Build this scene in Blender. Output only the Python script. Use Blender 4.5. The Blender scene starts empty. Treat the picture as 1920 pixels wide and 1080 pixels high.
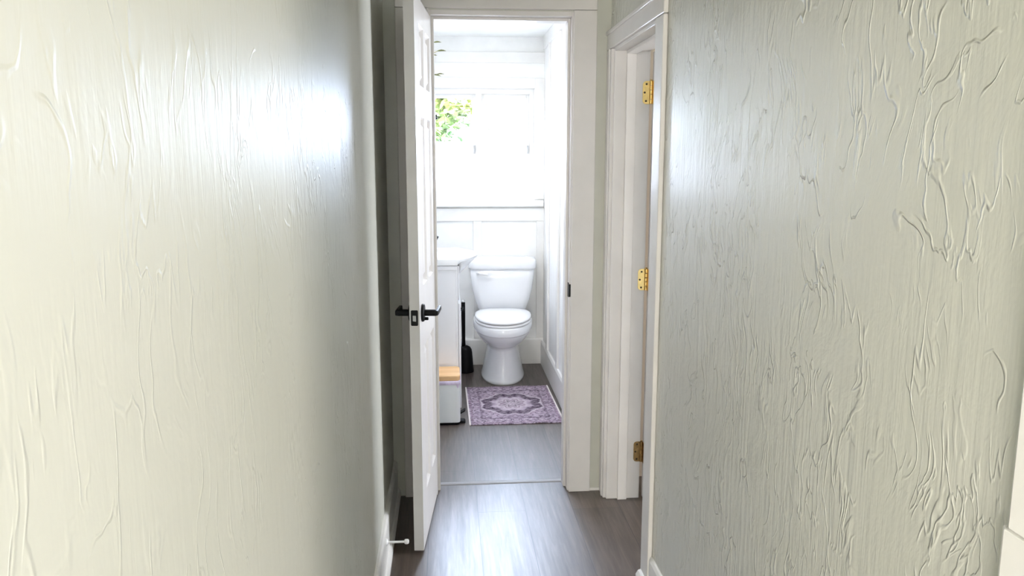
import bpy, bmesh, math, random
from mathutils import Vector, Matrix
random.seed(7)
scn = bpy.context.scene
COL = scn.collection

# ------------------------------------------------------------------ node helpers
class NT:
    def __init__(s, name):
        m = bpy.data.materials.new(name); m.use_nodes = True
        s.m = m; s.t = m.node_tree; s.n = s.t.nodes; s.l = s.t.links
        s.b = s.n['Principled BSDF']
    def node(s, typ, ins=None, **kw):
        nd = s.n.new(typ)
        for k, v in kw.items(): setattr(nd, k, v)
        for k, v in (ins or {}).items(): s.put(nd.inputs[k], v)
        return nd
    def put(s, sock, v):
        if hasattr(v, 'is_linked') or isinstance(v, bpy.types.NodeSocket): s.l.new(v, sock)
        else: sock.default_value = v
    def math(s, op, a, b=0.0, c=None):
        nd = s.n.new('ShaderNodeMath'); nd.operation = op
        s.put(nd.inputs[0], a); s.put(nd.inputs[1], b)
        if c is not None: s.put(nd.inputs[2], c)
        return nd.outputs[0]
    def obj(s): return s.node('ShaderNodeTexCoord').outputs['Object']
    def mapping(s, v, loc=(0,0,0), rot=(0,0,0), sc=(1,1,1)):
        return s.node('ShaderNodeMapping', {'Vector': v, 'Location': loc, 'Rotation': rot, 'Scale': sc}).outputs[0]
    def noise(s, v, scale, detail=2.0, rough=.5, dist=0.0):
        return s.node('ShaderNodeTexNoise', {'Vector': v, 'Scale': scale, 'Detail': detail, 'Roughness': rough, 'Distortion': dist}).outputs[0]
    def ramp(s, f, stops):
        nd = s.n.new('ShaderNodeValToRGB'); s.put(nd.inputs[0], f)
        e = nd.color_ramp.elements
        while len(e) < len(stops): e.new(.5)
        for i, (p, c) in enumerate(stops):
            e[i].position = p; e[i].color = (*c, 1) if len(c) == 3 else c
        return nd.outputs[0]
    def mix(s, f, a, b, mode='MIX'):
        nd = s.n.new('ShaderNodeMix'); nd.data_type = 'RGBA'; nd.blend_type = mode
        s.put(nd.inputs[0], f)
        for k, v in ((6, a), (7, b)):
            s.put(nd.inputs[k], (*v, 1) if isinstance(v, tuple) and len(v) == 3 else v)
        return nd.outputs[2]
    def maprange(s, v, a, b, c=0.0, d=1.0, smooth=False):
        nd = s.node('ShaderNodeMapRange', {0: v, 1: a, 2: b, 3: c, 4: d})
        if smooth: nd.interpolation_type = 'SMOOTHSTEP'
        return nd.outputs[0]
    def bump(s, h, strength=.5, dist=.01):
        s.l.new(s.node('ShaderNodeBump', {'Height': h, 'Strength': strength, 'Distance': dist}).outputs[0], s.b.inputs['Normal'])
    def set(s, **kw):
        names = {'color': 'Base Color', 'rough': 'Roughness', 'metal': 'Metallic', 'spec': 'Specular IOR Level', 'coat': 'Coat Weight', 'coatr': 'Coat Roughness'}
        for k, v in kw.items():
            if isinstance(v, tuple) and len(v) == 3: v = (*v, 1)
            s.put(s.b.inputs[names[k]], v)
        return s

def simple(name, color, rough=.5, metal=0.0, var=.04, scale=8.0, bump=0.0, bscale=60.0, spec=.5):
    t = NT(name); o = t.obj()
    n = t.noise(o, scale, 3)
    d = tuple(max(0, c * (1 - var)) for c in color); u = tuple(min(1, c * (1 + var)) for c in color)
    t.set(color=t.ramp(n, [(.3, d), (.7, u)]), rough=rough, metal=metal, spec=spec)
    if bump: t.bump(t.noise(o, bscale, 3), bump, .002)
    return t.m

def plaster_mat(name, PL_BUMP, sharp, streak, PL_ROUGH, spec, coat, near, far):
    """glossy sage paint over hand trowelled plaster: vertical drags, ridges and scattered curls"""
    t = NT(name); o = t.obj()
    w = t.node('ShaderNodeTexNoise', {'Vector': o, 'Scale': 3.2, 'Detail': 2.0}).outputs['Color']
    w2 = t.node('ShaderNodeVectorMath', {0: w, 1: (.5, .5, .5)}, operation='SUBTRACT').outputs[0]
    w3 = t.node('ShaderNodeVectorMath', {0: w2, 3: .22}, operation='SCALE').outputs[0]
    p = t.node('ShaderNodeVectorMath', {0: o, 1: w3}, operation='ADD').outputs[0]
    s1 = t.mapping(p, sc=(1, 1, .22))
    def ridge(vec, scale, width, mscale, lo, hi):
        n = t.noise(vec, scale, 2.5, .5)
        r = t.math('ABSOLUTE', t.math('SUBTRACT', n, .5))
        r = t.maprange(r, 0.0, width, 1.0, 0.0, True)
        m = t.maprange(t.noise(t.mapping(o, loc=(3.1, 7.7, scale)), mscale, 2), lo, hi, 0, 1, True)
        return t.math('MULTIPLY', r, m)
    r1 = ridge(s1, 13.0, .022, 5.0, .50, .62)
    r2 = ridge(t.mapping(s1, loc=(5, 2, 9)), 27.0, .035, 7.0, .48, .60)
    r3 = ridge(t.mapping(p, loc=(1, 8, 4), sc=(1, 1, .5)), 10.0, .014, 6.0, .56, .64)
    brush = t.noise(t.mapping(o, sc=(60, 60, 3.0)), 1.0, 3, .6)
    lump = t.noise(t.mapping(p, sc=(1, 1, .45)), 7.0, 3, .5)
    fine = t.noise(t.mapping(p, sc=(1, 1, .5)), 38.0, 3, .6)
    h = t.math('ADD', t.math('MULTIPLY', r1, .7 * sharp), t.math('MULTIPLY', r2, .8 * sharp))
    h = t.math('ADD', h, t.math('MULTIPLY', r3, .9 * sharp))
    h = t.math('ADD', h, t.math('MULTIPLY', t.math('MULTIPLY', brush, streak), t.maprange(t.noise(t.mapping(p, sc=(1, 1, .35)), 4.0, 2), .35, .65, .25, 1)))
    h = t.math('ADD', h, t.math('MULTIPLY', lump, .8))
    h = t.math('ADD', h, t.math('MULTIPLY', fine, .55 * sharp))
    yy = t.node('ShaderNodeSeparateXYZ', {0: o}).outputs[1]          # coarser trowelling towards the far end of the wall
    h = t.math('MULTIPLY', h, t.maprange(yy, .9, 1.9, near, far))
    t.bump(h, PL_BUMP, .004)
    n = t.noise(o, 1.6, 3)
    t.set(color=t.ramp(n, [(.3, PL_A), (.7, PL_B)]), rough=PL_ROUGH, spec=spec, coat=coat, coatr=.32)
    return t.m
PL_A, PL_B = (.52, .525, .465), (.56, .56, .51)

def floor_mat():
    t = NT('vinyl_plank'); o = t.obj()
    sx = t.node('ShaderNodeSeparateXYZ', {0: o})
    v = t.node('ShaderNodeCombineXYZ', {0: sx.outputs[1], 1: t.math('ADD', sx.outputs[0], 1.09)}).outputs[0]
    def brick(c1, c2, mort):
        b = t.n.new('ShaderNodeTexBrick'); b.offset = .37; b.offset_frequency = 2
        t.put(b.inputs['Vector'], t.mapping(v, loc=(.11, 0, 0)))
        for k, c in (('Color1', c1), ('Color2', c2), ('Mortar', mort)): b.inputs[k].default_value = (*c, 1)
        b.inputs['Scale'].default_value = 1.0
        b.inputs['Mortar Size'].default_value = .0016
        b.inputs['Mortar Smooth'].default_value = .2
        b.inputs['Brick Width'].default_value = 1.22
        b.inputs['Row Height'].default_value = .20
        return b
    b = brick((0, 0, 0), (1, 1, 1), (.5, .5, .5))
    g = t.noise(t.mapping(o, sc=(38, 2.6, 1)), 1.0, 5, .62, .6)
    g2 = t.noise(t.mapping(o, sc=(120, 7, 1)), 1.0, 3, .6)
    grain = t.math('ADD', t.math('MULTIPLY', g, .7), t.math('MULTIPLY', g2, .3))
    c = t.ramp(grain, [(.30, (.034, .025, .020)), (.50, (.072, .053, .043)), (.72, (.128, .100, .083))])
    tint = t.mix(b.outputs[0], (.82, .82, .84), (1.12, 1.10, 1.08))
    c = t.mix(1.0, c, tint, 'MULTIPLY')
    c = t.mix(b.outputs['Fac'], c, (.02, .016, .014))
    t.set(color=c, rough=t.maprange(grain, .3, .7, .44, .36), spec=1.0)
    t.bump(t.math('SUBTRACT', t.math('MULTIPLY', grain, .35), t.math('MULTIPLY', b.outputs['Fac'], 1.0)), .35, .002)
    return t.m

def rug_mat():
    """faded oriental medallion rug; coordinates run -1..1 over the rug"""
    t = NT('faded_rug'); o = t.obj()
    sx = t.node('ShaderNodeSeparateXYZ', {0: o})
    x = t.math('DIVIDE', sx.outputs[0], .26); y = t.math('DIVIDE', sx.outputs[1], .365)
    ax = t.math('ABSOLUTE', x); ay = t.math('ABSOLUTE', y)
    wob = t.noise(t.node('ShaderNodeCombineXYZ', {0: ax, 1: ay}).outputs[0], 9.0, 2)
    ex = t.math('DIVIDE', x, .78); ey = t.math('DIVIDE', y, .62)
    r = t.math('SQRT', t.math('ADD', t.math('MULTIPLY', ex, ex), t.math('MULTIPLY', ey, ey)))
    ang = t.math('ARCTAN2', ey, ex)
    pet = t.math('MULTIPLY', t.math('COSINE', t.math('MULTIPLY', ang, 8.0)), .06)
    rr = t.math('ADD', t.math('ADD', r, pet), t.math('MULTIPLY', t.math('SUBTRACT', wob, .5), .22))
    plum, mauve, lilac, pale = (.040, .024, .046), (.22, .145, .20), (.40, .32, .40), (.62, .55, .60)
    med = t.ramp(rr, [(0, lilac), (.10, pale), (.20, plum), (.24, pale), (.34, mauve), (.40, pale), (.56, lilac), (.63, plum), (.86, plum), (.91, pale), (.96, mauve), (1.0, lilac)])
    # small repeated motifs in field and border
    q = t.node('ShaderNodeCombineXYZ', {0: t.math('MULTIPLY', ax, 5.0), 1: t.math('MULTIPLY', ay, 6.5)}).outputs[0]
    vo = t.node('ShaderNodeTexVoronoi', {'Vector': q, 'Scale': 1.55, 'Randomness': .75}).outputs['Distance']
    fld = t.ramp(vo, [(.05, plum), (.16, pale), (.30, mauve), (.42, lilac), (.62, plum), (.72, lilac)])
    inside = t.maprange(rr, .96, 1.0, 1, 0)
    c = t.mix(inside, fld, med)
    c = t.mix(t.maprange(t.noise(q, 2.4, 3), .40, .62, 0, .34), c, pale)
    edge = t.math('MAXIMUM', ax, ay)
    band = t.math('MULTIPLY', t.maprange(edge, .70, .72, 0, 1), t.maprange(edge, .745, .765, 1, 0))
    c = t.mix(t.math('MULTIPLY', band, .45), c, plum)
    band2 = t.math('MULTIPLY', t.maprange(edge, .92, .94, 0, 1), t.maprange(edge, .955, .97, 1, 0))
    c = t.mix(t.math('MULTIPLY', band2, .6), c, mauve)
    wear = t.noise(o, 26.0, 5, .7)
    c = t.mix(t.maprange(wear, .42, .72, 0, .36), c, lilac)
    c = t.mix(t.maprange(t.noise(o, 90.0, 3, .7), .45, .7, 0, .4), c, mauve)
    t.set(color=c, rough=.95, spec=.1)
    t.bump(t.noise(o, 400.0, 2), .4, .003)
    return t.m

def glass_mat(name, frosted):
    t = NT(name)
    out = t.n['Material Output']
    tr = t.node('ShaderNodeBsdfTransparent', {0: (.97, .98, .98, 1)})
    if frosted:
        n = t.noise(t.obj(), 90, 2)
        tl = t.node('ShaderNodeBsdfTranslucent', {0: t.ramp(n, [(.3, (.90, .91, .92)), (.7, (.95, .95, .95))])})
        mx = t.node('ShaderNodeMixShader', {0: .72, 1: tr.outputs[0], 2: tl.outputs[0]})
        t.l.new(mx.outputs[0], out.inputs[0])
    else:
        gl = t.node('ShaderNodeBsdfGlossy', {0: (1, 1, 1, 1), 'Roughness': .02})
        fr = t.node('ShaderNodeFresnel', {0: 1.3})
        mx = t.node('ShaderNodeMixShader', {0: fr.outputs[0], 1: tr.outputs[0], 2: gl.outputs[0]})
        t.l.new(mx.outputs[0], out.inputs[0])
    return t.m

def wood_mat():
    t = NT('bamboo'); o = t.obj()
    g = t.noise(t.mapping(o, sc=(4, 40, 40)), 1.0, 4)
    t.set(color=t.ramp(g, [(.3, (.62, .36, .16)), (.7, (.80, .52, .27))]), rough=.45)
    return t.m

M = {}
M['plaster'] = plaster_mat('sage_plaster', .85, .95, .95, .36, 1.0, .6, .55, 1.9)
M['plaster_left'] = plaster_mat('sage_plaster_smoother', .50, .75, .85, .46, .5, 0.0, .8, 1.2)
M['floor'] = floor_mat()
M['rug'] = rug_mat()
M['rug_edge'] = simple('rug_binding', (.72, .66, .64), .9)
M['glass'] = glass_mat('window_glass', False)
M['frost'] = glass_mat('frosted_glass', True)
M['bamboo'] = wood_mat()
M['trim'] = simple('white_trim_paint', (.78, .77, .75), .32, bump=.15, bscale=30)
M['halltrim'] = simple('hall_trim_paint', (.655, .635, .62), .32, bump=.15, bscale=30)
M['sagetrim'] = simple('sage_trim_paint', (.52, .525, .47), .32, bump=.2, bscale=25)
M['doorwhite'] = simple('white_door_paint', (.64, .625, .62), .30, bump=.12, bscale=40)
M['bathwall'] = simple('white_wall_paint', (.86, .86, .85), .40, bump=.1, bscale=30)
M['hallceil'] = simple('darkened_hall_ceiling', (.30, .31, .25), .7)  # unseen hall ceiling, coloured darker than the walls to cut bounce light overhead
M['ceil'] = simple('ceiling_paint', (.80, .80, .78), .8)
M['porcelain'] = simple('white_porcelain', (.84, .85, .87), .10, var=.01)
M['plastic'] = simple('white_plastic', (.86, .86, .87), .22, var=.01)
M['cabinet'] = simple('white_cabinet_paint', (.80, .80, .83), .35, var=.015)
M['binwhite'] = simple('white_enamel', (.84, .86, .88), .28, var=.01)
M['black'] = simple('matt_black_metal', (.004, .004, .005), .5, spec=.18)
M['blackplastic'] = simple('black_plastic', (.004, .004, .005), .5, spec=.15)
M['brass'] = simple('polished_brass', (.80, .58, .22), .28, 1.0, var=.12, scale=60)
M['brassworn'] = simple('tarnished_brass', (.40, .26, .11), .36, 1.0, var=.25, scale=70)
M['screw'] = simple('dark_screw_head', (.06, .04, .02), .5, .6)
M['strip'] = simple('grey_floor_strip', (.26, .25, .25), .45)
M['greyplastic'] = simple('grey_plastic', (.45, .45, .45), .4)
M['steel'] = simple('brushed_steel', (.62, .62, .62), .3, 1.0)
M['bag'] = simple('lilac_liner', (.72, .62, .80), .4, var=.2, scale=40)
M['leaf'] = simple('olive_leaf', (.16, .17, .05), .5, var=.4, scale=20)
M['stem'] = simple('plant_stem', (.22, .20, .08), .6)
M['pot'] = simple('clay_pot', (.75, .73, .70), .6)
M['soil'] = simple('potting_soil', (.05, .035, .025), .9)
M['bark'] = simple('tree_bark', (.16, .12, .09), .9, var=.3, scale=12)
M['darkwall'] = simple('beige_room_paint', (.55, .47, .38), .6)
def tree_leaf():
    t = NT('tree_leaves')
    n = t.noise(t.obj(), 2.2, 4)
    t.set(color=t.ramp(n, [(.32, (.040, .095, .062)), (.5, (.090, .15, .055)), (.68, (.16, .18, .05))]), rough=.5)
    return t.m
M['treeleaf'] = tree_leaf()

# ------------------------------------------------------------------ mesh helpers
def link(name, bm, mat, parent=None, smooth=False, bevel=0.0, seg=2, **props):
    bmesh.ops.recalc_face_normals(bm, faces=bm.faces)
    me = bpy.data.meshes.new(name); bm.to_mesh(me); bm.free()
    mats = mat if isinstance(mat, list) else [mat]
    for m in mats: me.materials.append(M[m])
    o = bpy.data.objects.new(name, me); COL.objects.link(o)
    if parent is not None:
        o.parent = parent
        if parent.type == 'EMPTY' or True:
            o.matrix_parent_inverse = Matrix.Identity(4)
    if smooth:
        for p in me.polygons: p.use_smooth = True
    if bevel:
        b = o.modifiers.new('Bevel', 'BEVEL'); b.width = bevel; b.segments = seg; b.limit_method = 'ANGLE'; b.angle_limit = math.radians(40)
        b.harden_normals = False
    for k, v in props.items(): o[k] = v
    return o
def root(name, loc=(0, 0, 0), rz=0.0, **props):
    o = bpy.data.objects.new(name, None); COL.objects.link(o)
    o.location = loc; o.rotation_euler = (0, 0, rz); o.empty_display_size = .05
    for k, v in props.items(): o[k] = v
    return o
def box(bm, x0, x1, y0, y1, z0, z1):
    v = [bm.verts.new((x, y, z)) for z in (z0, z1) for y in (y0, y1) for x in (x0, x1)]
    for f in ((0, 1, 3, 2), (4, 6, 7, 5), (0, 4, 5, 1), (2, 3, 7, 6), (0, 2, 6, 4), (1, 5, 7, 3)):
        bm.faces.new([v[i] for i in f])
    return v
def B(*bs):
    bm = bmesh.new()
    for b in bs: box(bm, *b)
    return bm
def loft(bm, rings, cap0=True, cap1=True, closed=True):
    vr = [[bm.verts.new(p) for p in r] for r in rings]
    n = len(vr[0])
    for a, b in zip(vr, vr[1:]):
        for i in range(n if closed else n - 1):
            j = (i + 1) % n
            bm.faces.new((a[i], a[j], b[j], b[i]))
    if cap0: bm.faces.new(list(reversed(vr[0])))
    if cap1: bm.faces.new(vr[-1])
    return vr
def lathe(bm, prof, c=(0, 0, 0), n=32, axis='z', cap=True):
    rings = []
    for r, h in prof:
        ring = []
        for i in range(n):
            a = 2 * math.pi * i / n
            u, w = r * math.cos(a), r * math.sin(a)
            p = {'z': (u, w, h), 'x': (h, u, w), 'y': (w, h, u)}[axis]
            ring.append((p[0] + c[0], p[1] + c[1], p[2] + c[2]))
        rings.append(ring)
    loft(bm, rings, cap, cap)
def tube(bm, pts, r, n=12):
    rings = []
    P = [Vector(p) for p in pts]
    rad = r if isinstance(r, (list, tuple)) else [r] * len(P)
    prev = None
    for i, p in enumerate(P):
        d = (P[min(i + 1, len(P) - 1)] - P[max(i - 1, 0)]).normalized()
        if prev is None:
            up = Vector((0, 0, 1)) if abs(d.z) < .9 else Vector((1, 0, 0))
            a = d.cross(up).normalized()
        else:
            a = (prev - d * prev.dot(d)).normalized()
        prev = a; b = d.cross(a)
        rings.append([p + (a * math.cos(2 * math.pi * k / n) + b * math.sin(2 * math.pi * k / n)) * rad[i] for k in range(n)])
    loft(bm, rings)
def prism(bm, pts, axis, a, b):
    """extrude a 2d outline along an axis: x -> (y,z), y -> (x,z), z -> (x,y)"""
    def P(u, v, w): return {'x': (w, u, v), 'y': (u, w, v), 'z': (u, v, w)}[axis]
    loft(bm, [[P(u, v, a) for u, v in pts], [P(u, v, b) for u, v in pts]])
def rrect(hx, hy, r, n=8, cx=0, cy=0):
    out = []
    for sx, sy, a0 in ((1, 1, 0), (-1, 1, 90), (-1, -1, 180), (1, -1, 270)):
        for k in range(n + 1):
            a = math.radians(a0 + 90 * k / n)
            out.append((cx + sx * (hx - r) + r * math.cos(a), cy + sy * (hy - r) + r * math.sin(a)))
    return out
S = dict(kind='structure')

# ------------------------------------------------------------------ the setting
HC = 2.44            # hall ceiling
XL, XR = -.245, .672 # hall wall faces
YE = 3.29            # face of the end wall
YB = 5.52            # back wall of the bathroom
BC = 2.27            # bathroom ceiling
BXL = -.33           # bathroom left wall

link('floor', B((-2.7, 3.2, -4.0, 5.75, -.08, 0)), 'floor', **S)
# left hall wall: old plaster, slightly out of true, rounded lip by the end wall
bm = bmesh.new()
outl = [(-.36, -.4), (-.36, 3.30), (XL - .002, 3.30), (XL, 3.1), (XL - .003, 2.9), (XL, 2.6), (XL + .001, 1.8), (XL - .002, 1.0), (XL, .2), (XL, -.4)]
prism(bm, outl, 'z', 0, HC)
link('wall_left', bm, 'plaster_left', **S)
# right hall wall with the side doorway (opening y 2.58..3.205)
DY0, DY1, DZ = 2.522, 3.205, 1.895
link('wall_right', B((XR, .80, .832, DY0, 0, HC), (XR, .80, DY0, DY1, DZ, HC), (XR, .80, DY1, 3.42, 0, HC)), 'plaster', **S)
# end wall between hall and bathroom (opening x -.07..+.515)
OX0, OX1, OZ = -.058, .512, 2.022
link('wall_end', B((-.36, OX0 - .018, YE, 3.41, 0, HC), (OX1 + .018, .80, YE, 3.41, 0, HC), (OX0 - .018, OX1 + .018, YE, 3.41, OZ + .018, HC)), 'sagetrim', **S)
link('ceiling', B((-2.7, 3.2, -4.0, 3.41, HC, HC + .1)), 'hallceil', **S)
link('ceiling.001', B((-.5, .8, 3.41, 5.75, BC, BC + .1)), 'ceil', **S)

# bathroom shell
WX0, WX1, WZ0, WZ1 = -.17, .602, 1.175, 1.932
link('wall_back', B((-.5, WX0, YB, YB + .14, 0, BC), (WX1, .82, YB, YB + .14, 0, BC), (WX0, WX1, YB, YB + .14, 0, WZ0), (WX0, WX1, YB, YB + .14, WZ1, BC)), 'bathwall', **S)
link('wall_bathroom_right', B((.672, .80, 3.42, YB, 0, BC)), 'bathwall', **S)
link('wall_bathroom_left', B((-.5, BXL, 3.41, YB, 0, BC)), 'bathwall', **S)
# board and batten on the two white walls
BT = .014
bm = B((-.33, .672, YB - .018, YB, 1.030, 1.120),            # rail under the window
       (.176, .236, YB - BT, YB, .19, 1.03), (.622, .672, YB - BT, YB, .19, 1.03), (-.27, -.21, YB - BT, YB, .19, 1.03),
       (.606, .672, YB - .02, YB, 1.18, 2.0),               # casings round the window
       (-.245, WX0, YB - .02, YB, 1.18, 2.0), (WX0, .606, YB - .02, YB, WZ1, 2.0),
       (-.33, .672, YB - BT, YB, 2.10, 2.17))
link('trim_1', bm, 'trim', bevel=.002, **S)
bm = B(*[(.672 - BT, .672, y, y + .07, .175, 2.19) for y in (3.72, 4.21, 4.70, 5.18)], (.672 - BT, .672, 3.42, YB - .02, 2.19, BC))
link('trim_2', bm, 'trim', bevel=.002, **S)
bmx = bmesh.new()
prism(bmx, [(YB, 0), (YB - .018, 0), (YB - .018, .178), (YB - .012, .19), (YB, .19)], 'x', BXL, .672)
link('baseboard_back', bmx, 'trim', bevel=.0015, **S)
bmx = bmesh.new()
prism(bmx, [(.672, 0), (.654, 0), (.654, .16), (.660, .175), (.672, .175)], 'y', 3.42, YB - .018)
link('baseboard_bathroom_right', bmx, 'trim', bevel=.0015, **S)

# window: two double hung units side by side, lower sashes frosted
win = root('window_1', (0, 0, 0), kind='structure', label='white double window above the toilet with frosted lower panes', category='window')
FY0, FY1 = YB + .02, YB + .10
bm = B((WX0, WX0 + .028, FY0, FY1, WZ0 + .03, WZ1 - .035), (WX1 - .028, WX1, FY0, FY1, WZ0 + .03, WZ1 - .035), (WX0, WX1, FY0, FY1, WZ1 - .035, WZ1), (WX0, WX1, FY0, FY1, WZ0, WZ0 + .03),
       (.202, .240, FY0 - .012, FY1 - .002, WZ0 + .03, WZ1 - .035))
link('window_frame', bm, 'trim', win, bevel=.002)
bm = bmesh.new()
prism(bm, [(YB + .03, 1.128), (YB - .042, 1.128), (YB - .048, 1.136), (YB - .048, 1.158), (YB - .04, 1.172), (YB + .03, 1.176)], 'x', -.26, .666)
link('window_sill', bm, 'trim', win, bevel=.002)
for (a, b) in ((WX0 + .028, .202), (.240, WX1 - .028)):
    ZM = 1.555
    for nm, z0, z1, y0, gm in (('upper_sash', ZM - .01, WZ1 - .035, YB + .060, 'glass'), ('lower_sash', WZ0 + .03, ZM + .02, YB + .036, 'frost')):
        st = .022
        s_ = link(nm, B((a, a + st, y0, y0 + .022, z0, z1), (b - st, b, y0, y0 + .022, z0, z1), (a + st, b - st, y0, y0 + .022, z1 - .026, z1), (a + st, b - st, y0, y0 + .022, z0, z0 + (.04 if nm == 'lower_sash' else .022))), 'trim', win, bevel=.0015)
        link('pane', B((a + st - .004, b - st + .004, y0 + .009, y0 + .013, z0 + .02, z1 - .02)), gm, s_)
        if nm == 'lower_sash':
            link('sash_lock', B((b - .02, b - .006, y0 - .012, y0, ZM - .062, ZM - .006), (b - .018, b - .008, y0 - .02, y0 - .012, ZM - .05, ZM - .03)), 'greyplastic', s_, bevel=.002, label='small grey sash latch')

# bathroom doorway: jamb lining with stop, casings, threshold
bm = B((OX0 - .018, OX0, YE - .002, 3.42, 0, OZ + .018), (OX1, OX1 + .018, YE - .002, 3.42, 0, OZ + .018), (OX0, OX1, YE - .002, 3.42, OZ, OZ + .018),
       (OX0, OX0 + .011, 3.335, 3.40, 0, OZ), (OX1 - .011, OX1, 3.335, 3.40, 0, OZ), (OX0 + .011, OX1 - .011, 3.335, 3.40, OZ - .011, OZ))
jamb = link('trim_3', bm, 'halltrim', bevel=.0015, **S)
bm = B((OX1 - .0015, OX1 + .0005, YE + .004, YE + .034, .870, .932), (OX1 - .0015, OX1 + .012, YE - .008, YE + .006, .874, .928))
link('strike_plate', bm, 'black', jamb, bevel=.001, label='black strike plate')
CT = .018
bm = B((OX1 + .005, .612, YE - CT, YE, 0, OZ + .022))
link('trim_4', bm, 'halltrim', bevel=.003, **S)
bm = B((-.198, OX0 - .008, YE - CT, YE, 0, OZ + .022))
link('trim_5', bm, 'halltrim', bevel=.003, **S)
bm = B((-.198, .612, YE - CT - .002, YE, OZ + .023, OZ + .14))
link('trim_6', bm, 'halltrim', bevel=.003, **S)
bm = bmesh.new()
prism(bm, [(3.385, 0), (3.388, .003), (3.396, .005), (3.408, .005), (3.416, .003), (3.419, 0)], 'x', OX0, OX1)
link('trim_7', bm, 'strip', **S)

# baseboards in the hall
bmx = bmesh.new()
prism(bmx, [(XL - .005, 0), (XL + .026, 0), (XL + .026, .022), (XL + .020, .036), (XL + .014, .040), (XL + .014, .150), (XL + .009, .162), (XL - .005, .166)], 'y', -.4, YE)
link('baseboard_left', bmx, 'trim', bevel=.0015, **S)
bmx = bmesh.new()
prism(bmx, [(XR + .004, 0), (XR - .012, 0), (XR - .012, .120), (XR - .006, .131), (XR + .004, .133)], 'y', .84, DY0 - .09)
prism(bmx, [(XR - .010, 0), (XR - .034, 0), (XR - .034, .024), (XR - .026, .038), (XR - .014, .042), (XR - .010, .042)], 'y', .84, 2.52)
link('baseboard_right', bmx, ['trim'], bevel=.0015, **S)
bmx = B((.612, .672, YE - .010, YE, 0, .012))
link('baseboard_end', bmx, 'trim', **S)

# side doorway in the right wall
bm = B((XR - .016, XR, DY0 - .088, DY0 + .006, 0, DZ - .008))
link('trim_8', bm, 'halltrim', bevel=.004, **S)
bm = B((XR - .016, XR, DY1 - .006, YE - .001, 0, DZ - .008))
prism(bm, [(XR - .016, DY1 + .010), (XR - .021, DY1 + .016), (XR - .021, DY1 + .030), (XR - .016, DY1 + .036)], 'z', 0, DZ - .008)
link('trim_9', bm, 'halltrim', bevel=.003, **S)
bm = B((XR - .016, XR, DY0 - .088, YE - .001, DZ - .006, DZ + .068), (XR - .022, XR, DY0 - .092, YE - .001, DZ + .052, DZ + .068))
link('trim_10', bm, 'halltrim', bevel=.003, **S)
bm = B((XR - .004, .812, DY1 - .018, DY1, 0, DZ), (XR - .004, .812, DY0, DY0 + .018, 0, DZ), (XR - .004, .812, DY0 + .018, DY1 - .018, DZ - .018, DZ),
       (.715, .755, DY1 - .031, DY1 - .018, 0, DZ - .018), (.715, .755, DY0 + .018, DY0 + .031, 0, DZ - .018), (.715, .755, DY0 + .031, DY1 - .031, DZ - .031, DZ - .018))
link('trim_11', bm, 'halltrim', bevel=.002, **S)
# room beyond the side doorway, only a sliver of it is seen
link('wall_side_room', B((.8, 3.2, 3.42, 3.52, 0, HC), (3.1, 3.2, .8, 2.3, 0, HC), (3.1, 3.2, 3.05, 3.42, 0, HC), (3.1, 3.2, 2.3, 3.05, 0, .9), (3.1, 3.2, 2.3, 3.05, 1.60, HC)), 'darkwall', **S)

# casing at the near end of the right wall
bm = bmesh.new()
prism(bm, [(XR - .024, .70), (XR - .024, .822), (XR - .018, .832), (XR, .834), (XR + .05, .834), (XR + .05, .70)], 'z', 0, 1.022)
prism(bm, [(XR - .020, .70), (XR - .020, .820), (XR - .015, .828), (XR, .830), (XR + .05, .830), (XR + .05, .70)], 'z', 1.022, 2.1)
link('trim_12', bm, 'trim', bevel=.002, **S)
# living room behind the camera: walls with two window openings that let the daylight in
RW = REAR = None
link('wall_living_room', B((-2.7, -.36, -.4, -.3, 0, HC), (XR + .05, 3.2, .70, .80, 0, HC),
     (-2.7, -2.6, -4.0, -.4, 0, HC),
     (3.1, 3.2, -4.0, -2.1, 0, HC), (3.1, 3.2, -.8, .75, 0, HC), (3.1, 3.2, -2.1, -.8, 0, .85), (3.1, 3.2, -2.1, -.8, 1.85, HC),
     (-2.7, -2.5, -4.1, -4.0, 0, HC), (-.2, 3.2, -4.1, -4.0, 0, HC), (-2.5, -.2, -4.1, -4.0, 0, .4), (-2.5, -.2, -4.1, -4.0, 2.15, HC)), 'ceil', **S)

# ------------------------------------------------------------------ six panel door
DW, DT = .535, .036
ang = math.atan2(-(.532), -(.046))
door = root('door_1', (OX0, YE - .004, 0), kind='structure', label='white six panel door standing open into the hall with black lever handles', category='door')
door.rotation_euler = (0, 0, 0)
# local frame of the leaf: u along the leaf from hinge to latch, n towards the hall side
U_ = Vector((-.046, -.532, 0)).normalized(); N_ = Vector((U_.y, -U_.x, 0))   # n points to +x? fixed below
if N_.x > 0: N_ = -N_
door.matrix_world = Matrix(((U_.x, N_.x, 0, OX0), (U_.y, N_.y, 0, YE + .01), (0, 0, 1, 0), (0, 0, 0, 1)))
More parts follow.
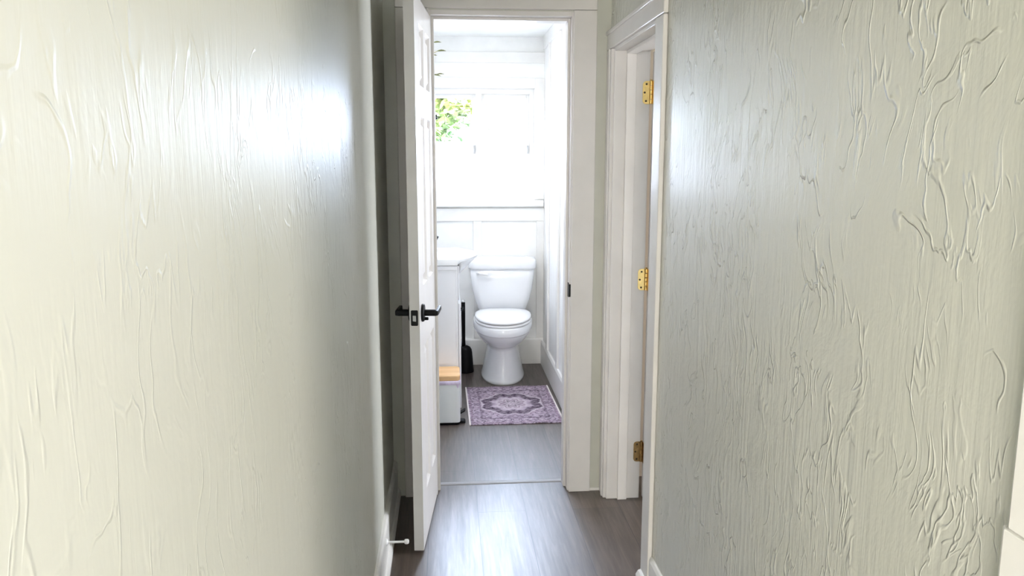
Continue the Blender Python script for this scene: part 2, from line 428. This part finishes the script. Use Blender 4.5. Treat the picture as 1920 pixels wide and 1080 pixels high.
# slab as a frame of stiles and rails around recessed panels (visible face at n=0, hidden face n=DT)
z0, z1 = .012, 2.012
cols = [(.072, .205), (.275, .408)]
rows = [(.205, .765), (.995, 1.605), (1.712, 1.922)]
bm = bmesh.new()
us = [0, cols[0][0], cols[0][1], cols[1][0], cols[1][1], DW]
zs = [z0, rows[0][0], rows[0][1], rows[1][0], rows[1][1], rows[2][0], rows[2][1], z1]
for i in range(5):
    for j in range(7):
        if i in (1, 3) and j in (1, 3, 5):
            a, b, c, d = us[i], us[i + 1], zs[j], zs[j + 1]
            # moulded panel on both faces
            for side in (0, 1):
                f = (lambda n: n) if side == 0 else (lambda n: DT - n)
                loops = []
                for ins, n in ((0, 0), (.004, .005), (.011, .014), (.020, .014), (.036, .004), (.040, .0035)):
                    loops.append([(a + ins, f(n), c + ins), (b - ins, f(n), c + ins), (b - ins, f(n), d - ins), (a + ins, f(n), d - ins)])
                loft(bm, loops, False, True)
        else:
            for n in (0, DT):
                bm.faces.new([bm.verts.new(p) for p in ((us[i], n, zs[j]), (us[i + 1], n, zs[j]), (us[i + 1], n, zs[j + 1]), (us[i], n, zs[j + 1]))])
for (p, q) in (((0, z0), (DW, z0)), ((DW, z0), (DW, z1)), ((DW, z1), (0, z1)), ((0, z1), (0, z0))):
    bm.faces.new([bm.verts.new(v) for v in ((p[0], 0, p[1]), (q[0], 0, q[1]), (q[0], DT, q[1]), (p[0], DT, p[1]))])
bmesh.ops.remove_doubles(bm, verts=bm.verts, dist=1e-5)
link('door_slab', bm, 'doorwhite', door)
HZ, HU = .902, .466
def lever(sgn, n0):
    bm = bmesh.new()
    prof = [(.032, 0), (.033, .003), (.032, .008), (.029, .010), (.012, .0105), (.012, .052)]
    rr = [[(HU + r * math.cos(a), n0 + sgn * h, HZ + r * math.sin(a)) for a in [2 * math.pi * k / 32 for k in range(32)]] for r, h in prof]
    loft(bm, rr)
    o = link('door_handle', bm, 'black', door, smooth=False, bevel=.001, label='black lever handle')
    bm = bmesh.new()
    pts = [(HU + .012, n0 + sgn * .053, HZ)] + [(HU - .02 * k, n0 + sgn * .055, HZ) for k in range(0, 6)]
    rings = []
    for (u, n, z) in pts:
        rings.append([(u, n + dx, z + dz) for dx, dz in rrect(.0065, .009, .004, 4)])
    loft(bm, rings)
    link('lever', bm, 'black', o, smooth=False, bevel=.001)
    return o
h1 = lever(-1, 0.0); h2 = lever(1, DT)
bm = bmesh.new(); lathe(bm, [(.004, -.024), (.006, -.022), (.006, -.009)], (HU, 0, HZ - .022), 16, 'y'); link('privacy_pin', bm, 'black', h1)
# latch face plate on the narrow edge
bm = bmesh.new()
pts = rrect(.0125, .028, .004, 5)
loft(bm, [[(DW - .001, DT / 2 + a, HZ - .006 + b) for a, b in pts], [(DW + .0022, DT / 2 + a, HZ - .006 + b) for a, b in pts]])
lp = link('latch_plate', bm, 'black', door, label='black latch plate')
bm = bmesh.new()
prism(bm, [(DW + .002, DT / 2 - .006), (DW + .012, DT / 2 - .006), (DW + .003, DT / 2 + .006), (DW + .002, DT / 2 + .006)], 'z', HZ - .017, HZ + .003)
link('latch_bolt', bm, 'steel', lp)
for hz in (.22, 1.02, 1.82):
    bm = bmesh.new(); lathe(bm, [(.006, hz - .045), (.006, hz + .045)], (-.004, DT + .004, 0), 16)
    link('hinge', bm, 'black', door)

# side door leaf swung into the right-hand room, with its three brass hinges on the far jamb
d2 = root('door_2', (0, 0, 0), kind='structure', label='white side door swung away on three brass hinges', category='door')
link('door_slab', B((.822, 1.38, DY1 - .055, DY1 - .020, .012, DZ - .022)), 'doorwhite', d2, bevel=.002)
def hinge(zc, mat, label):
    hw, hh = .028, .045
    yj = DY1 - .018
    bm = bmesh.new()
    pts = []
    for k in range(6):
        a = math.radians(90 + 90 * k / 5); pts.append((.7835 + .014 + .014 * math.cos(a) - .0, zc + hh - .014 + .014 * math.sin(a)))
    for k in range(6):
        a = math.radians(180 + 90 * k / 5); pts.append((.7835 + .014 + .014 * math.cos(a), zc - hh + .014 + .014 * math.sin(a)))
    pts += [(.8125, zc - hh), (.8125, zc + hh)]
    prism(bm, pts, 'y', yj - .0025, yj + .0005)
    o = link('hinge', bm, mat, d2, bevel=.0005, label=label)
    for (sx, sz) in ((.798, .033), (.791, 0), (.797, -.033)):
        bm = bmesh.new(); lathe(bm, [(.0042, yj - .0036), (.0042, yj - .002)], (sx, 0, zc + sz), 14, 'y'); link('screw', bm, 'screw', o)
    for k in range(5):
        a = zc - hh + k * .018
        bm = bmesh.new(); lathe(bm, [(.0062, a + .0008), (.0068, a + .002), (.0068, a + .016), (.0062, a + .0172)], (.8165, yj - .004, 0), 16)
        link('knuckle', bm, mat, o)
    bm = bmesh.new(); lathe(bm, [(.004, zc + hh), (.005, zc + hh + .003), (.002, zc + hh + .006)], (.8165, yj - .004, 0), 16); link('pin_tip', bm, mat, o)
    bm = B((.8205, .8235, DY1 - .054, DY1 - .022, zc - hh, zc + hh)); link('leaf_plate', bm, mat, o)
hinge(1.716, 'brass', 'top brass hinge')
hinge(.960, 'brass', 'middle brass hinge')
hinge(.212, 'brassworn', 'bottom brass hinge with a darker tarnish')

# ------------------------------------------------------------------ door stop on the left baseboard
st = root('door_stop', (XL + .014, 2.62, .125), label='white rod door stop sticking out of the left baseboard near the open door', category='door stop')
bm = bmesh.new(); lathe(bm, [(.013, 0), (.013, .003), (.009, .007), (.005, .009)], n=20, axis='x'); link('base', bm, 'plastic', st)
bm = bmesh.new(); lathe(bm, [(.0042, .006), (.0042, .068)], n=14, axis='x'); link('rod', bm, 'plastic', st)
bm = bmesh.new(); lathe(bm, [(.005, .064), (.0085, .066), (.0095, .072), (.0085, .078), (.004, .081)], n=18, axis='x'); link('rubber_tip', bm, 'plastic', st)

# ------------------------------------------------------------------ toilet
tr = root('toilet', (.372, 5.43, 0), math.radians(-3.0), label='white two piece porcelain toilet with closed lid under the window', category='toilet')
# local: -y towards the camera, y=0 at the tank's middle
def egg(hw, yf, yb, z, n=56, back=.62, pf=2.1, pb=3.2):
    """front half ellipse, squarer back; yc where the widest point is"""
    yc = yf + (yb - yf) * back
    out = []
    for k in range(n):
        a = 2 * math.pi * k / n
        c, s = math.cos(a), math.sin(a)
        if s < 0:
            x = hw * math.copysign(abs(c) ** (2 / pf), c); y = yc + (yc - yf) * math.copysign(abs(s) ** (2 / pf), s)
        else:
            x = hw * math.copysign(abs(c) ** (2 / pb), c); y = yc + (yb - yc) * math.copysign(abs(s) ** (2 / pb), s)
        out.append((x, y, z))
    return out
bm = bmesh.new()
rings = [egg(.146, -.470, .02, 0), egg(.147, -.472, .02, .012), egg(.143, -.468, .02, .022), egg(.136, -.458, .02, .05), egg(.124, -.446, .02, .11), egg(.113, -.440, .02, .17), egg(.107, -.440, .02, .215), egg(.106, -.444, .02, .235),
         egg(.110, -.462, .0, .243), egg(.122, -.492, -.005, .252), egg(.142, -.535, -.01, .272), egg(.162, -.580, -.015, .300), egg(.176, -.610, -.02, .325), egg(.185, -.625, -.02, .345), egg(.187, -.629, -.02, .352)]
rings += [egg(.192, -.638, -.02, .354), egg(.195, -.643, -.02, .360), egg(.196, -.644, -.02, .402), egg(.192, -.639, -.02, .409), egg(.17, -.61, -.05, .411)]
loft(bm, rings)
link('bowl', bm, 'porcelain', tr, smooth=True)
bm = bmesh.new()
loft(bm, [egg(.178, -.622, -.17, .412), egg(.184, -.632, -.165, .414), egg(.186, -.635, -.163, .420), egg(.184, -.632, -.165, .427), egg(.176, -.62, -.17, .429)])
link('seat', bm, 'plastic', tr, smooth=True)
bm = bmesh.new()
loft(bm, [egg(.176, -.622, -.15, .4335), egg(.183, -.634, -.145, .435), egg(.186, -.638, -.143, .441), egg(.184, -.634, -.146, .448), egg(.172, -.615, -.155, .4535), egg(.12, -.54, -.20, .457), egg(.05, -.44, -.26, .4585)])
link('lid', bm, 'plastic', tr, smooth=True)
for s in (-.075, .075):
    bm = bmesh.new(); lathe(bm, [(.004, s - .022), (.010, s - .02), (.010, s + .02), (.004, s + .022)], (0, -.145, .435), 14, 'x'); link('seat_hinge', bm, 'plastic', tr, smooth=True)
bm = bmesh.new()
def tk(hw, yf, yb, z, r): return [(x, y, z) for x, y in rrect(hw, (yb - yf) / 2, r, 8, 0, (yf + yb) / 2)]
loft(bm, [tk(.150, -.075, .06, .415, .04), tk(.162, -.090, .065, .425, .045), tk(.170, -.100, .068, .445, .05), tk(.188, -.112, .07, .50, .05), tk(.206, -.120, .072, .57, .05), tk(.216, -.125, .073, .65, .048), tk(.221, -.127, .074, .722, .046)])
tank = link('tank', bm, 'porcelain', tr, smooth=True)
bm = bmesh.new()
loft(bm, [tk(.222, -.130, .076, .716, .045), tk(.230, -.138, .080, .720, .05), tk(.232, -.140, .081, .728, .05), tk(.232, -.140, .081, .768, .05), tk(.229, -.137, .079, .779, .048), tk(.220, -.128, .07, .785, .042), tk(.17, -.09, .04, .788, .03)])
link('tank_lid', bm, 'porcelain', tr, smooth=True)
bm = bmesh.new()
lathe(bm, [(.014, -.118), (.014, -.133), (.008, -.136), (.008, -.146)], (-.165, 0, .692), 18, 'y')
tube(bm, [(-.170, -.146, .694), (-.150, -.150, .693), (-.12, -.153, .688), (-.095, -.152, .683)], [.009, .0095, .0095, .011], 12)
link('flush_lever', bm, 'plastic', tr, smooth=True)
for s in (-1, 1):
    bm = bmesh.new(); lathe(bm, [(.014, .0), (.014, .008), (.010, .016), (.003, .019)], (s * .118, -.20, .018), 16); link('bolt_cap', bm, 'plastic', tr, smooth=True)

# ------------------------------------------------------------------ toilet brush
tb = root('toilet_brush', (.110, 5.325, 0), label='black toilet brush in a black holder between vanity and toilet', category='toilet brush')
bm = bmesh.new(); lathe(bm, [(.054, 0), (.057, .003), (.057, .010), (.054, .04), (.050, .10), (.047, .14), (.043, .160), (.033, .176), (.018, .184), (.015, .186)], n=36); link('holder', bm, 'blackplastic', tb, smooth=True)
bm = bmesh.new(); lathe(bm, [(.0145, .18), (.012, .22), (.0125, .30), (.0135, .40), (.0135, .485), (.012, .491)], (-.012, 0, 0), 20); link('handle', bm, 'blackplastic', tb, smooth=True)
bm = bmesh.new(); lathe(bm, [(.012, .490), (.0125, .494), (.011, .504), (.006, .508)], (-.012, 0, 0), 20); link('end_cap', bm, 'steel', tb, smooth=True, label='pale metal end cap')

# ------------------------------------------------------------------ vanity and sink
va = root('vanity_cabinet', (0, 0, 0), label='white bathroom vanity cabinet with plain side panel left of the toilet', category='vanity cabinet')
VY0, VY1 = 4.415, 4.985
link('cabinet_body', B((BXL, .040, VY0, VY0 + .018, .0, .862), (BXL, .040, VY1 - .018, VY1, .0, .862), (BXL, BXL + .018, VY0 + .018, VY1 - .018, .0, .862), (BXL + .018, .040, VY0 + .018, VY1 - .018, .02, .04), (BXL, .049, VY0 - .004, VY0 + .018, .838, .862)), 'cabinet', va, bevel=.002)
link('face_frame', B((.040, .052, VY0, VY1, .02, .862)), 'cabinet', va, bevel=.0015)
for k in (0, 1):
    ya = VY0 + .004 + k * .285
    dd = link('door', B((.0535, .067, ya, ya + .276, .03, .645)), 'cabinet', va, bevel=.0025)
    bm = bmesh.new(); lathe(bm, [(.004, .067), (.004, .078), (.009, .082), (.009, .088), (.004, .091)], (0, ya + (.255 if k == 0 else .02), .56), 16, 'x'); link('knob', bm, 'black', dd)
link('drawer_front', B((.0525, .060, VY0 + .004, VY1 - .004, .665, .860)), 'cabinet', va, bevel=.0025)
sk = root('sink', (0, 0, 0), label='white ceramic bow front basin on top of the vanity cabinet', category='sink')
yc = (VY0 + VY1) / 2
def bow(inset, bulge, z, base=.052, n=28):
    hw = (VY1 - VY0) / 2 + .008 - inset
    pts = [(BXL + .002 + inset * .6, yc - hw, z), ]
    for k in range(n + 1):
        t = -1 + 2 * k / n
        pts.append((base - inset + bulge * max(0, 1 - abs(t) ** 2.4), yc + hw * t, z))
    pts.append((BXL + .002 + inset * .6, yc + hw, z))
    return pts
bm = bmesh.new()
loft(bm, [bow(.012, .0, .800 + .063), bow(.002, .004, .866), bow(0, .012, .8665)], False, False)
loft(bm, [bow(.0, .0, .864), bow(0, .10, .880), bow(0, .118, .896), bow(.004, .116, .902), bow(.022, .105, .9015), bow(.036, .095, .885), bow(.06, .070, .874), bow(.12, .03, .869)])
link('basin', bm, 'porcelain', sk, smooth=False, bevel=.002)
bm = bmesh.new()
# bulging underside of the bowl in front of the cabinet
rings = []
for (sc_, dx, z) in ((.16, .005, .792), (.36, .024, .806), (.56, .046, .826), (.76, .072, .850), (.9, .094, .870), (1.0, .114, .888)):
    hw = .285 * (.45 + .55 * sc_)
    rings.append([(.0605, yc - hw, z)] + [(.0605 + dx * max(0, 1 - abs(-1 + 2 * k / 20) ** 2.2), yc + hw * (-1 + 2 * k / 20), z) for k in range(1, 20)] + [(.0605, yc + hw, z)])
loft(bm, rings)
link('bowl_underside', bm, 'porcelain', sk, smooth=True)
fa = root('faucet', (0, 0, 0), label='black faucet at the back of the white basin', category='faucet')
bm = bmesh.new(); lathe(bm, [(.026, .9005), (.026, .908), (.020, .912), (.018, .95), (.018, 1.005)], (-.265, yc, 0), 22); link('body', bm, 'black', fa, smooth=False)
bm = bmesh.new(); tube(bm, [(-.26, yc, .985), (-.19, yc, .998), (-.12, yc, 1.0), (-.075, yc, .998), (-.060, yc, .990)], [.013, .012, .012, .012, .012], 14); link('spout', bm, 'black', fa, smooth=True)
bm = bmesh.new(); tube(bm, [(-.265, yc, 1.003), (-.262, yc, 1.02), (-.225, yc, 1.04)], [.012, .009, .007], 12); link('lever', bm, 'black', fa, smooth=True)

# ------------------------------------------------------------------ step bin
bi = root('pedal_bin', (-.040, 4.305, 0), label='white slim pedal bin with a light wood lid beside the vanity', category='bin')
def rr3(hx, hy, r, z, n=6): return [(x, y, z) for x, y in rrect(hx, hy, r, n)]
bm = bmesh.new(); loft(bm, [rr3(.094, .098, .02, .014), rr3(.096, .100, .022, .018), rr3(.097, .101, .024, .232), rr3(.096, .1, .024, .239)]); link('body', bm, 'binwhite', bi, smooth=False, bevel=.001)
bm = bmesh.new(); loft(bm, [rr3(.092, .096, .02, 0), rr3(.092, .096, .02, .014)]); link('base', bm, 'blackplastic', bi)
# bag edge folded over the rim
bm = bmesh.new()
n = 96; rings = []
path = rrect(.098, .102, .025, 23)
for lvl, (off, z, amp) in enumerate(((.0005, .254, 0), (.0035, .251, .0), (.004, .238, .004), (.0015, .228, .012))):
    ring = []
    for k, (x, y) in enumerate(path):
        L = math.hypot(x, y)
        zz = z + amp * math.sin(k * .55 + .8 * math.sin(k * .21)) - amp * .5
        ring.append((x * (1 + off / L), y * (1 + off / L), zz))
    rings.append(ring)
loft(bm, rings, False, False)
link('bin_liner', bm, 'bag', bi, smooth=True, label='lilac bag edge')
bm = bmesh.new(); loft(bm, [rr3(.094, .098, .025, .252), rr3(.097, .101, .027, .256), rr3(.097, .101, .027, .279), rr3(.093, .097, .026, .284)]); link('lid', bm, 'bamboo', bi, bevel=.001)
bm = bmesh.new()
prism(bm, [(.090, .004), (.120, .002), (.126, .006), (.120, .014), (.090, .016)], 'y', -.075, -.025)
pd = link('pedal', bm, 'blackplastic', bi, bevel=.002)
bm = bmesh.new()
prism(bm, [(.096, .052), (.120, .066), (.126, .076), (.118, .074), (.096, .062)], 'y', -.07, -.03)
link('handle', bm, 'blackplastic', bi, bevel=.002)

# ------------------------------------------------------------------ rug
rg = root('rug', (.368, 4.556, 0), math.radians(.6), label='small faded mauve medallion rug on the floor before the toilet', category='rug')
bm = bmesh.new()
NX, NY = 24, 34
def rz(u, v):
    e = 0
    if v < .02: e = .004 * max(0, math.sin(u * 19)) * (1 if u > .55 else .25)
    return .006 + e
g = [[bm.verts.new((-.26 + .52 * i / NX, -.365 + .73 * j / NY, rz(i / NX, j / NY))) for i in range(NX + 1)] for j in range(NY + 1)]
lo = [[bm.verts.new((-.26 + .52 * i / NX, -.365 + .73 * j / NY, .0006 + rz(i / NX, j / NY) - .006)) for i in range(NX + 1)] for j in range(NY + 1)]
for j in range(NY):
    for i in range(NX):
        bm.faces.new((g[j][i], g[j][i + 1], g[j + 1][i + 1], g[j + 1][i])); bm.faces.new((lo[j][i], lo[j + 1][i], lo[j + 1][i + 1], lo[j][i + 1]))
for i in range(NX):
    for j in (0, NY): bm.faces.new((g[j][i], g[j][i + 1], lo[j][i + 1], lo[j][i]))
for j in range(NY):
    for i in (0, NX): bm.faces.new((g[j][i], g[j + 1][i], lo[j + 1][i], lo[j][i]))
link('pile', bm, 'rug', rg)
for xa in (-.267, .258): link('binding', B((xa, xa + .009, -.367, .367, .0008, .0075)), 'rug_edge', rg, bevel=.001, label='pale edge binding')

# ------------------------------------------------------------------ shelf and plant on the bathroom's left wall, mostly behind the door
sh = root('wall_shelf', (0, 0, 0), label='white floating shelf with black bracket ends behind the open door', category='shelf')
link('shelf_board', B((BXL, -.085, 4.12, 4.42, 1.676, 1.694)), 'trim', sh, bevel=.002)
for y in (4.16, 4.36):
    link('bracket', B((BXL, -.085, y, y + .02, 1.668, 1.676), (BXL, BXL + .008, y, y + .02, 1.56, 1.668), (-.085, -.047, y, y + .02, 1.666, 1.680)), 'black', sh, bevel=.001)
pp = root('potted_plant', (-.20, 4.27, 1.694), label='leafy olive green plant in a pot on the shelf behind the door', category='plant')
bm = bmesh.new(); lathe(bm, [(.045, 0), (.048, .004), (.060, .09), (.063, .094), (.063, .105), (.056, .105), (.054, .09)], n=28); link('pot', bm, 'pot', pp, smooth=False)
bm = bmesh.new(); lathe(bm, [(.053, .085), (.054, .092)], n=24); link('soil', bm, 'soil', pp)
def leaf(bm, base, d, L, W):
    d = Vector(d).normalized(); side = d.cross(Vector((0, .4, 1))).normalized(); up = side.cross(d)
    pts = []
    for t, w in ((0, .08), (.25, .8), (.5, 1), (.75, .7), (1, .03)):
        c = Vector(base) + d * (L * t) + up * (L * .25 * t * (1 - t)) - Vector((0, 0, L * .15 * t * t))
        pts.append((c - side * W * w, c + up * .002, c + side * W * w))
    vs = [[bm.verts.new(p) for p in r] for r in pts]
    for a, b in zip(vs, vs[1:]):
        for k in (0, 1): bm.faces.new((a[k], a[k + 1], b[k + 1], b[k]))
for i, tip in enumerate([(.155, -.03, .31), (.135, .02, .36), (.150, .03, .20), (.03, -.06, .40), (-.05, .04, .42), (.09, -.05, .27), (-.03, -.08, .33)]):
    tip = Vector(tip); mid = Vector((tip.x * .45, tip.y * .5, tip.z * .72 + .05))
    P = [Vector((0, 0, .09)) * (1 - t) ** 2 + mid * 2 * t * (1 - t) + tip * t * t for t in [k / 10 for k in range(11)]]
    bm = bmesh.new(); tube(bm, P, [.003 - .0015 * k / 10 for k in range(11)], 8)
    s_ = link('stem', bm, 'stem', pp, smooth=True)
    for k in (4, 6, 8, 9, 10):
        bm = bmesh.new()
        a = random.uniform(0, 6.28) if k < 10 else .3
        dd = Vector((math.cos(a), math.sin(a) * .8, random.uniform(-.1, .6)))
        leaf(bm, P[k], dd if k < 10 else Vector((.9, .1, .2)), random.uniform(.035, .05), random.uniform(.007, .011))
        link('leaf', bm, 'leaf', s_, smooth=True)

# ------------------------------------------------------------------ tree outside the window
tt = root('garden_tree', (-.37, 9.6, -.4), label='green tree seen through the upper left window pane', category='tree')
bm = bmesh.new()
tube(bm, [(0, 0, 0), (.04, .02, 1.0), (-.03, 0, 2.0), (.05, .03, 3.0)], [.13, .10, .08, .05], 12)
for k in range(9):
    a = k * 2.4; z = 1.5 + .16 * k
    tube(bm, [(0, 0, z), (.35 * math.cos(a), .35 * math.sin(a), z + .3), (.75 * math.cos(a), .7 * math.sin(a), z + .5)], [.045, .03, .012], 8)
link('trunk', bm, 'bark', tt, smooth=True)
bm = bmesh.new()
rnd = random.Random(3)
cl = [(.1 * rnd.uniform(-1, 1) + .62 * math.cos(a) * rnd.uniform(.2, 1), .6 * math.sin(a) * rnd.uniform(.2, 1), rnd.uniform(2.15, 3.3)) for a in [k * 2.399 for k in range(64)]]
for c in cl:
    for k in range(95):
        v = Vector((rnd.gauss(0, 1), rnd.gauss(0, 1), rnd.gauss(0, 1))).normalized() * .26 * rnd.random() ** .5
        p = Vector(c) + v
        d = Vector((rnd.uniform(-1, 1), rnd.uniform(-1, 1), rnd.uniform(-.8, .3)))
        leaf(bm, p, d, rnd.uniform(.08, .13), rnd.uniform(.03, .045))
link('crown', bm, 'treeleaf', tt)
link('ground', B((-12, 12, 5.7, 30, -.45, -.4)), 'pot', **S)

# ------------------------------------------------------------------ light
SKY_S, SKY_N = 37.0, 130.0
w = bpy.data.worlds.new('sky'); scn.world = w; w.use_nodes = True
nt = w.node_tree; bg = nt.nodes['Background']
tc = nt.nodes.new('ShaderNodeTexCoord'); sp_ = nt.nodes.new('ShaderNodeSeparateXYZ'); nt.links.new(tc.outputs['Generated'], sp_.inputs[0])
rp = nt.nodes.new('ShaderNodeValToRGB')
mr = nt.nodes.new('ShaderNodeMapRange'); nt.links.new(sp_.outputs[1], mr.inputs[0]); mr.inputs[1].default_value = -1; mr.inputs[2].default_value = 1
nt.links.new(mr.outputs[0], rp.inputs[0])
rp.color_ramp.elements[0].color = (1.0, .95, .855, 1); rp.color_ramp.elements[1].color = (.66, .775, 1.0, 1)
rp.color_ramp.elements[0].position = .2; rp.color_ramp.elements[1].position = .8
nt.links.new(rp.outputs[0], bg.inputs[0])
ms = nt.nodes.new('ShaderNodeMapRange'); nt.links.new(sp_.outputs[1], ms.inputs[0])
ms.inputs[1].default_value = -.5; ms.inputs[2].default_value = .6; ms.inputs[3].default_value = SKY_S; ms.inputs[4].default_value = SKY_N
nt.links.new(ms.outputs[0], bg.inputs[1])

def area(name, loc, rot, sx, sy, power, color=(1, 1, 1), portal=False):
    l = bpy.data.lights.new(name, 'AREA'); l.shape = 'RECTANGLE'; l.size = sx; l.size_y = sy; l.energy = power; l.color = color
    o = bpy.data.objects.new(name, l); COL.objects.link(o); o.location = loc; o.rotation_euler = rot
    if portal: l.cycles.is_portal = True
    return o
R90 = math.pi / 2
area('window_portal', ((WX0 + WX1) / 2, YB + .15, (WZ0 + WZ1) / 2), (-R90, 0, 0), WX1 - WX0, WZ1 - WZ0, 1, portal=True)
area('rear_portal', (-1.35, -4.12, 1.275), (R90, 0, 0), 2.3, 1.75, 1, portal=True)
area('side_portal', (3.22, -1.45, 1.35), (R90, 0, R90), 1.3, 1.0, 1, portal=True)
area('side_room_portal', (3.22, 2.675, 1.25), (R90, 0, R90), .75, .70, 1, portal=True)
area('bathroom_fill_light', (.17, 4.15, BC - .01), (0, 0, 0), .28, .28, 13, (.95, .96, 1))  # added fill to brighten the bathroom

# ------------------------------------------------------------------ camera
F, H, HX, HY = 1480.0, 1.45, 838.0, 300.0
p = math.atan((540 - HY) / F); psi = math.atan((960 - HX) / F * math.cos(p))
cam = bpy.data.cameras.new('camera'); co = bpy.data.objects.new('camera', cam); COL.objects.link(co)
cam.sensor_width = 36.0; cam.lens = 36.0 * F / 1920; cam.clip_start = .02; cam.clip_end = 200
co.location = (0, 0, H); co.rotation_euler = (R90 - p, 0, -psi)
scn.camera = co
vs = scn.view_settings
vs.view_transform = 'Standard'; vs.look = 'None'; vs.gamma = 1.0; vs.use_curve_mapping = False; vs.exposure = 0.0
cy = scn.cycles
cy.max_bounces = 12; cy.diffuse_bounces = 8; cy.glossy_bounces = 6; cy.transparent_max_bounces = 12
cy.use_denoising = True; cy.sample_clamp_indirect = 8.0
